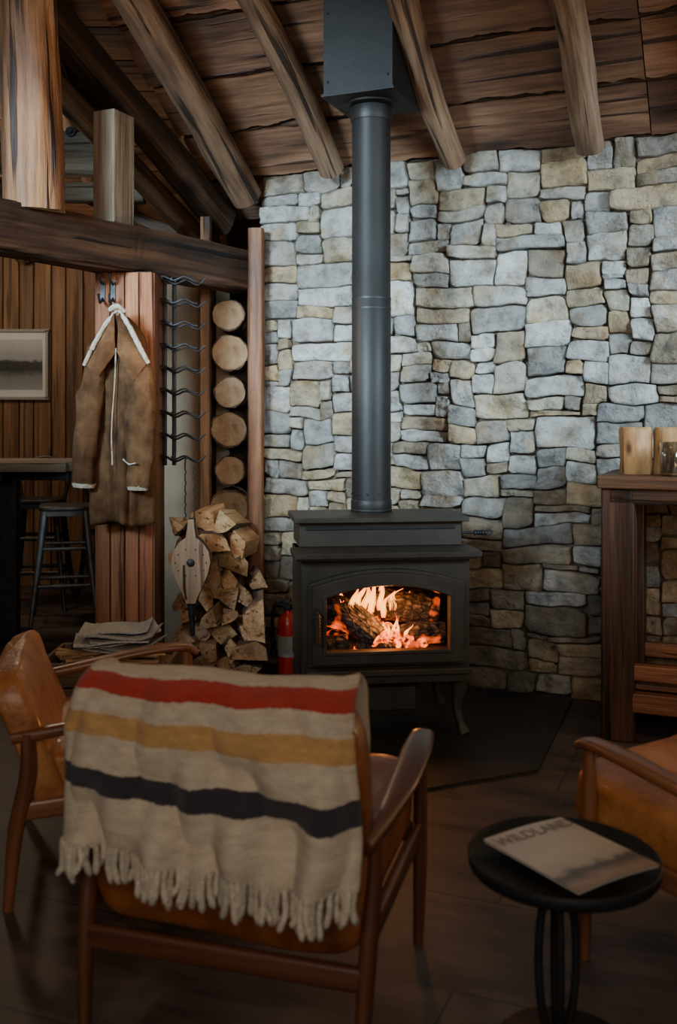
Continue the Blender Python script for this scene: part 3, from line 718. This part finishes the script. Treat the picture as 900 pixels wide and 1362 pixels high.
for k in range(7):
    an=U(-.5,.5); n=11; V=[];G=[]; z0=.322+k*.010; ox,oy=U(-.05,.05),U(-.03,.03); wv=U(0,6); cl=U(.01,.04)
    for zt in (0,.006):
        for i in range(n):
            for j in range(5):
                x=(i/(n-1)-.5)*.28; y=(j/4-.5)*.20
                zz=z0+zt+.007*math.sin(x*18+wv)+cl*max(0,(x-.06)/.08)**2*(.6+.4*j/4)+.5*cl*max(0,(-x-.08)/.06)**2*(j/4)
                X=x*math.cos(an)-y*math.sin(an); Y=x*math.sin(an)+y*math.cos(an)
                V.append((cx+.03+ox+X,cy+oy+Y,zz)); G.append((x+k,y+k,0))
    F=[]; Nn=n*5
    for i in range(n-1):
        for j in range(4):
            a=i*5+j; F+=[(a,a+1,a+6,a+5),(Nn+a,Nn+a+5,Nn+a+6,Nn+a+1)]
    for i in range(n-1): F+=[(i*5,i*5+5,Nn+i*5+5,Nn+i*5),(i*5+4,Nn+i*5+4,Nn+i*5+9,i*5+9)]
    for j in range(4): F+=[(j,Nn+j,Nn+j+1,j+1),((n-1)*5+j,(n-1)*5+j+1,Nn+(n-1)*5+j+1,Nn+(n-1)*5+j)]
    mb.add(V,F,0,gt(.65,1.1,.02),False,G)
mb.build('newspaper_pile',[m_paper])

# ------------------------------------------------------------------ coat
mb=MB()
rows=[(-.942,1.68,.035),(-.94,1.65,.06),(-.938,1.60,.095),(-.935,1.52,.120),(-.93,1.42,.128),(-.932,1.28,.130),(-.935,1.14,.132),(-.935,1.0,.134),(-.928,.88,.134),(-.922,.80,.130)]
n=72; V=[];G=[]
NR=46
rr=lerpl([tuple(r) for r in rows],NR)
for i,(x,z,hw) in enumerate(rr):
    t=i/(NR-1)
    for k in range(n):
        th=2*math.pi*k/n
        fold=1+(.03+.17*t)*math.sin(5*th+1.3+t*1.6)+.08*t*math.sin(11*th+t*5)
        g=noise.noise(Vector((math.cos(th)*2.5,math.sin(th)*2.5,z*7)))*.026
        opening=.035*math.exp(-((th-4.55-.1*t)/.16)**2)*(.4+.6*t)
        V.append((x+(hw*fold+g)*math.cos(th)*.90,4.262+min((.062+.02*t)*fold*math.sin(th)+g*.8+opening,.078),z+.012*math.sin(3*th+1)*t)); G.append(tuple(V[-1]))
F=[(i*n+(k+1)%n,i*n+k,(i+1)*n+k,(i+1)*n+(k+1)%n) for i in range(NR-1) for k in range(n)]
F+=[tuple(range(n)),tuple(reversed([(NR-1)*n+k for k in range(n)]))]
mb.add(V,F,0,(1,1,1),[True]*((NR-1)*n)+[False]*2)
def sleeve(P,r,mi=0):
    mb.tube(P,r,26,mi,1,jit=.34,js=8,res=48,up=(0,1,0),rj=.08)
sleeve([(-1.005,4.25,1.55),(-1.040,4.22,1.38),(-1.062,4.20,1.18),(-1.070,4.19,.97)],[(.05,.045),(.056,.055),(.050,.05),(.043,.045)])
sleeve([(-.872,4.24,1.56),(-.838,4.20,1.38),(-.830,4.185,1.15),(-.842,4.18,.96)],[(.05,.045),(.062,.055),(.058,.052),(.050,.048)])
for P in ([(-1.070,4.19,.972),(-1.071,4.19,.955)],[(-.842,4.18,.965),(-.843,4.18,.945)]): mb.tube(P,[(.046,.046),(.044,.046)],18,1,jit=.25,js=20,res=4,up=(0,1,0))
def flap(a,b,c,d_):
    V=[];n=8
    for i in range(n):
        for j in range(n):
            s_,t=i/(n-1),j/(n-1); p=(Vector(a)*(1-s_)+Vector(b)*s_)*(1-t)+(Vector(d_)*(1-s_)+Vector(c)*s_)*t
            p.y-=.018*math.sin(math.pi*t)*math.sin(math.pi*(s_*.8+.1)); V.append(p)
    m=len(V); V2=V+[p+Vector((0,.012,0)) for p in V]
    F=[]
    for i in range(n-1):
        for j in range(n-1):
            q=i*n+j; F+=[(q,q+n,q+n+1,q+1),(m+q,m+q+1,m+q+n+1,m+q+n)]
    mb.add(V2,F,0,(1.2,1.15,1.1),True)
flap((-.945,4.20,1.695),(-1.06,4.17,1.47),(-1.0,4.15,1.42),(-.935,4.17,1.52))
flap((-.925,4.20,1.695),(-.80,4.17,1.48),(-.855,4.15,1.40),(-.925,4.16,1.52))
mb.tube([(-.94,4.22,1.70),(-.985,4.185,1.63),(-1.03,4.17,1.54),(-1.065,4.165,1.465)],[.007,.010,.010,.008],10,1,jit=.4,js=40,res=30)
mb.tube([(-.93,4.22,1.70),(-.885,4.18,1.645),(-.84,4.17,1.56),(-.795,4.165,1.475)],[.007,.011,.011,.008],10,1,jit=.4,js=40,res=30)
mb.tube([(-.968,4.22,1.705),(-.935,4.20,1.72),(-.905,4.22,1.70)],[.010]*3,10,1,jit=.4,js=40,res=12)
mb.tube([(-.932,4.172,1.54),(-.94,4.183,1.40),(-.952,4.181,1.2),(-.948,4.176,1.05)],[.003,.0025,.003,.003],8,1,jit=.6,js=30,res=50)
mb.tube([(-.90,4.158,1.075),(-.87,4.142,1.055),(-.84,4.120,1.06)],[.0035]*3,8,1,jit=.4,js=30,res=14)
mb.tube([(-.985,4.30,1.76),(-.965,4.26,1.71),(-.95,4.25,1.68)],[.003]*3,6,2,res=12)
mb.build('shearling_coat',[m_suede,m_fleece,m_iron])
mb=MB()
for x in (-1.03,-.985): 
    mb.box((x,4.35,1.80),(.02,.006,.09),0); mb.tube([(x,4.35,1.77),(x,4.30,1.745),(x,4.275,1.78)],[.005]*3,8,res=10); mb.tube([(x,4.35,1.83),(x,4.30,1.845),(x,4.285,1.87)],[.005]*3,8,res=10)
mb.build('coat_hook',[m_iron])

# ------------------------------------------------------------------ right bar table + items
T_LOC=(.995,3.84,0)
mb=MB()
for k in range(3): mb.box((.8,.09+k*.18,1.0),(1.6,.176,.05),0,tint=gt(1.5,2.0))
mb.box((.8,.05,.945),(1.52,.05,.06),0); mb.box((.8,.49,.945),(1.52,.05,.06),0); mb.box((.05,.27,.945),(.05,.42,.06),0)
for x in (.075,1.5):
    for y in (.08,.46): mb.box((x,y,.4875),(.125,.11,.975),0,tint=gt(.9,1.1))
mb.box((.8,.05,.155),(1.35,.05,.075),1); mb.box((.8,.47,.155),(1.35,.05,.075),1); mb.box((.075,.27,.155),(.06,.30,.075),1)
mb.box((.8,.05,.27),(1.35,.04,.06),1); mb.box((.8,.47,.27),(1.35,.04,.06),1)
for k in range(3): mb.box((.8,.14+k*.125,.205),(1.34,.118,.022),1,tint=gt(.8,1.2))
mb.build('console_bar_table',[m_barwood,m_barred],T_LOC,A,bevel=.006)
def onT(x,y,z=1.025): 
    M=Matrix.Rotation(A,4,'Z'); p=M@Vector((x,y,0)); return (T_LOC[0]+p.x,T_LOC[1]+p.y,z)
for nm,(x,y),r in (('wooden_candle_holder',(.125,.20),.062),('wooden_candle_holder.001',(.265,.215),.072)):
    mb=MB(); seg=32; prof=[(r*.98,0),(r*1.02,.02),(r*.99,.06),(r,.10),(r*1.01,.14),(r*1.02,.17),(r*.95,.185),(r*.45,.186),(r*.44,.15),(.001,.15)]
    V=[];G=[]; sd=U(0,20)
    for rr_,z in prof:
        for k in range(seg):
            th=2*math.pi*k/seg; q=1+.12*noise.noise(Vector((math.cos(th)*2,math.sin(th)*2,z*8+sd))); V.append((rr_*q*math.cos(th),rr_*q*math.sin(th),z)); G.append((V[-1][0]+sd,V[-1][1],V[-1][2]))
    F=[(i*seg+k,i*seg+(k+1)%seg,(i+1)*seg+(k+1)%seg,(i+1)*seg+k) for i in range(len(prof)-1) for k in range(seg)]
    M=[0]*(6*seg)+[1]*(3*seg); mb.add(V,F,M,gt(.9,1.1),True,G)
    mb.build(nm,[m_stump,m_end],onT(x,y))
pr=[(.0,.0),(.036,.0),(.042,.004),(.046,.13),(.043,.131),(.038,.014),(.0,.012)]
mb=MB(); mb.lathe([(max(r,.0002),z) for r,z in pr],(0,0,0),40)
for k in range(14):
    th=2*math.pi*k/14; mb.tube([(.0425*math.cos(th),.0425*math.sin(th),.012),(.0448*math.cos(th),.0448*math.sin(th),.085)],[.003]*2,6)
mb.build('glass_tumbler',[m_glass],onT(.27,.085))
mb=MB(); mb.lathe([(max(r,.0002),z) for r,z in pr],(0,0,0),40); mb.build('glass_tumbler.001',[m_glass],onT(.39,.10))

# ------------------------------------------------------------------ lounge chairs
def chair(name,loc,rz,wood,seatt=(1,1,1),back_h=.72,lean=.07):
    root=bpy.data.objects.new(name,None); bpy.context.collection.objects.link(root); root.location=(loc[0],loc[1],0); root.rotation_euler=(0,0,rz)
    mb=MB()
    mb.rbox((0,.275,.335),(.565,.57,.15),(.07,0,0),e=.32,mi=0,nz=.010,tint=seatt,n=56,m=32)
    mb.build('seat_cushion',[m_leather],parent=root)
    mb=MB()
    hb=(back_h-.20)
    mb.rbox((0,.01,.20+hb/2),(.60,.10,hb),(lean/hb,0,0),e=.3,mi=0,nz=.012,tint=seatt,n=56,m=32)
    mb.build('back_cushion',[m_leather],parent=root)
    mb=MB()
    for s_ in (-1,1):
        mb.tube([(s_*.292,-.05,0),(s_*.30,-.03,.2),(s_*.305,.0,.34),(s_*.308,.0,.45)],[(.013,.013),(.018,.02),(.017,.022),(.015,.018)],14,0,res=24,up=(0,1,0))
        mb.tube([(s_*.290,.47,0),(s_*.297,.46,.2),(s_*.300,.45,.36),(s_*.303,.445,.495)],[(.012,.012),(.017,.019),(.016,.02),(.013,.016)],14,0,res=24,up=(0,1,0))
        mb.tube([(s_*.300,-.04,.438),(s_*.310,.06,.452),(s_*.318,.20,.480),(s_*.315,.34,.503),(s_*.308,.44,.508),(s_*.300,.482,.488)],[(.014,.014),(.020,.016),(.031,.013),(.034,.013),(.027,.013),(.012,.008)],18,0,res=36,sq=.8)
        mb.tube([(s_*.298,-.02,.25),(s_*.295,.45,.28)],[(.011,.024)]*2,12,0,sq=.5,res=6)
    mb.tube([(-.295,-.035,.185),(.295,-.035,.185)],[(.011,.024)]*2,12,0,sq=.5)
    mb.tube([(-.29,.445,.275),(.29,.445,.275)],[(.011,.024)]*2,12,0,sq=.5)
    mb.build('frame',[wood],parent=root)
    return root
CH=(-.225,2.0); CR=-16.9*D2R
chair('leather_lounge_chair',CH,CR,m_teak,back_h=.715,seatt=(.62,.5,.45))  # seatt darkens this chair's leather, shadow put into the colour
chair('leather_lounge_chair.001',(-.855,2.82),-77*D2R,m_teakr,back_h=.61,lean=.15)
chair('leather_lounge_chair.002',(1.083,2.10),36.9*D2R,m_teakr)

# blanket draped over back
prof=[(.095,.50),(.094,.56),(.086,.64),(.075,.69),(.05,.725),(.01,.735),(-.03,.729),(-.066,.70),(-.083,.65),(-.088,.60),(-.093,.545),(-.097,.49),(-.102,.44),(-.106,.397)]
pp=catmull([(0,a,b) for a,b in prof],70)
NP=70
ds=[0]
for i in range(1,NP): ds.append(ds[-1]+(pp[i]-pp[i-1]).length)
ic=max(range(NP),key=lambda i:pp[i].z); L0=ds[ic]+.015; LT=ds[-1]-L0
nx=140; V=[];G=[]
def bl_pt(i,t):
    p=pp[i]; s_=(ds[i]-L0)/LT; dn=max(0,s_)
    xl=-.298-.036*min(1,dn*2.2)**.8+.02*dn; xr=.268+.035*min(1,dn*1.2)
    if s_<0: xl=-.296; xr=.258
    x=xl+(xr-xl)*t
    fold=(.005+.028*dn)*math.sin(t*15+2.4*math.sin(dn*2.5+t*3))+.012*dn*math.sin(t*37+dn*4)
    y=p.y-abs(fold)*1.15+noise.noise(Vector((x*9,s_*4,3)))*.018*(.3+dn)+noise.noise(Vector((x*22,s_*9,3)))*.006
    e=max(0,(t-.93)/.07); y+=.05*e*e*(1-.3*dn)
    e2=max(0,(.06-t)/.06); y+=.04*e2*e2
    z=p.z+.010*math.sin(t*5+1)*dn+noise.noise(Vector((x*7,s_*3,9)))*.009-.012*dn*t
    return Vector((x,y,z)),s_
for i in range(NP):
    for k in range(nx):
        p,s_=bl_pt(i,k/(nx-1)); V.append(p); G.append((p.x,s_+.012*math.sin(p.x*15),0))
F=[(i*nx+k,i*nx+k+1,(i+1)*nx+k+1,(i+1)*nx+k) for i in range(NP-1) for k in range(nx-1)]
mb=MB(); mb.add(V,F,0,(1,1,1),True,G)
for k in range(58):
    t=(k+.5)/58; p,s_=bl_pt(NP-1,t); l=U(.045,.07)
    q=[p+Vector((0,0,.006)),p+Vector((U(-.005,.005),U(-.004,.0),-l*.5)),p+Vector((U(-.015,.015),U(-.006,.002),-l))]
    mb.tube(q,[.0028,.0040,.0034,.0048,.0030],7,1,jit=.4,js=60,res=10,tint=gt(.75,1.1,.02))
bo=mb.build('striped_wool_blanket',[m_blanket,m_fringe],(CH[0],CH[1],0),CR)
so=bo.modifiers.new('sol','SOLIDIFY'); so.thickness=.006; so.offset=0

# ------------------------------------------------------------------ side table + magazine
TX,TY,TZ=.446,1.975,.368
mb=MB()
mb.lathe([(.001,-.012),(.182,-.012),(.187,-.006),(.189,.014),(.186,.016),(.182,.004),(.176,-.002),(.001,-.002)],(0,0,TZ),64)
mb.lathe([(.03,TZ-.03),(.03,TZ-.012)],(0,0,0),20)
for a_ in (0,1):
    P=[]
    an=a_*1.3+.2
    for k in range(25):
        th=2*math.pi*k/24; x=.040*math.cos(th); z=.178+.165*math.sin(th)
        P.append((x*math.cos(an)-.012,x*math.sin(an),z))
    mb.tube(P,[.0085]*2,10,res=60,up=(math.sin(an),-math.cos(an),0))
mb.lathe([(.001,.022),(.02,.022),(.03,.012),(.12,.008),(.132,.004),(.132,0),(.001,0)],(0,0,0),48)
mb.build('round_side_table',[m_black],(TX,TY,0))
mb=MB(); w,l=.215,.265
def pg(z0,z1,mi,sc=1,ox=0):
    n=10;V=[];G=[]
    for z in (z0,z1):
        for i in range(n):
            for j in (0,1):
                x=((i/(n-1))-.5)*w*sc+ox; V.append((x,(j-.5)*l*sc,z+.004*math.sin(math.pi*i/(n-1)))); G.append((i/(n-1),j,0))
    F=[]
    for i in range(n-1):
        a=i*2; F+=[(a+2,a+3,a+1,a),(2*n+a,2*n+a+1,2*n+a+3,2*n+a+2),(a,2*n+a,2*n+a+2,a+2),(a+1,a+3,2*n+a+3,2*n+a+1)]
    F+=[(0,1,2*n+1,2*n),(2*n-2,4*n-2,4*n-1,2*n-1)]
    mb.add(V,F,mi,(1,1,1),False,G)
pg(0,.0045,0,.99); pg(.0046,.006,1)
mg=mb.build('magazine',[m_paper,m_cover],(.456,1.970,TZ+.017),31.6*D2R)
cu=bpy.data.curves.new('title','FONT'); cu.body='WILDLAND'; cu.size=.046; cu.align_x='CENTER'; cu.extrude=.0002
to=bpy.data.objects.new('title_tmp',cu); bpy.context.collection.objects.link(to)
dg=bpy.context.evaluated_depsgraph_get(); me=bpy.data.meshes.new_from_object(to.evaluated_get(dg)); bpy.data.objects.remove(to)
tm=bpy.data.objects.new('cover_title',me); bpy.context.collection.objects.link(tm); tm.parent=mg; tm.location=(0,.082,.0105); tm.scale=(.86,1,1)
mt=bpy.data.materials.new('title_ink'); mt.use_nodes=True; mt.node_tree.nodes['Principled BSDF'].inputs['Base Color'].default_value=(.16,.13,.11,1); me.materials.clear(); me.materials.append(mt)

# ------------------------------------------------------------------ lights
def area(name,loc,aim,size,e,col,spread=180):
    l=bpy.data.lights.new(name,'AREA'); l.shape='RECTANGLE'; l.size,l.size_y=size; l.energy=e; l.color=col; l.spread=spread*D2R
    o=bpy.data.objects.new(name,l); bpy.context.collection.objects.link(o); o.location=loc
    o.rotation_euler=(Vector(aim)-Vector(loc)).to_track_quat('-Z','Y').to_euler(); return o
def point(name,loc,e,col,r=.08):
    l=bpy.data.lights.new(name,'POINT'); l.energy=e; l.color=col; l.shadow_soft_size=r
    o=bpy.data.objects.new(name,l); bpy.context.collection.objects.link(o); o.location=loc; return o
area('window_light_left',(-2.2,.8,2.5),(.0,4.9,1.70),(1.0,.9),38,(.58,.82,1),38)
area('window_light_right',(2.9,1.2,2.3),(.95,4.5,1.65),(1.0,.9),27,(.58,.82,1),38)
area('window_light_rear',(-.3,-1.6,2.3),(0,2.4,.6),(2.8,1.4),58,(1,.90,.78))
point('pendant_glow_right',(2.2,3.0,2.2),15,(1,.62,.34))
point('pendant_glow_center',(.6,2.7,2.65),7,(1,.66,.38))
point('pendant_glow_left',(-.75,3.3,2.55),8,(1,.66,.38))
point('far_room_fill',(-2.3,6.0,2.3),36,(1,.80,.56),.15)  # added fill that lights the far room in place of its window
point('low_wall_fill',(1.55,3.0,.75),11,(1,.62,.32),.12)  # added warm fill simulating fire glow on the lower wall, no sconce there
point('rack_fill',(-.50,4.0,1.5),6,(1,.72,.45),.06)  # added fill to brighten rack and firewood, not a fixture
f=Matrix.Rotation(S_R,4,'Z')@Vector((.0,.05,.50)); point('fire_glow',(S_LOC[0]+f.x,S_LOC[1]+f.y,f.z),4.5,(1,.34,.08),.03)
w=bpy.data.worlds.new('World'); bpy.context.scene.world=w; w.use_nodes=True
w.node_tree.nodes['Background'].inputs[0].default_value=(.68,.62,.58,1); w.node_tree.nodes['Background'].inputs[1].default_value=.07

# ------------------------------------------------------------------ camera
c=bpy.data.cameras.new('camera'); co=bpy.data.objects.new('camera',c); bpy.context.collection.objects.link(co)
co.location=(0,0,1.25); co.rotation_euler=(math.pi/2,0,0)
c.sensor_fit='VERTICAL'; c.sensor_height=36; c.lens=35; c.shift_y=-(681-555)/1362
c.dof.use_dof=True; c.dof.focus_distance=4.1; c.dof.aperture_fstop=2.8
bpy.context.scene.camera=co
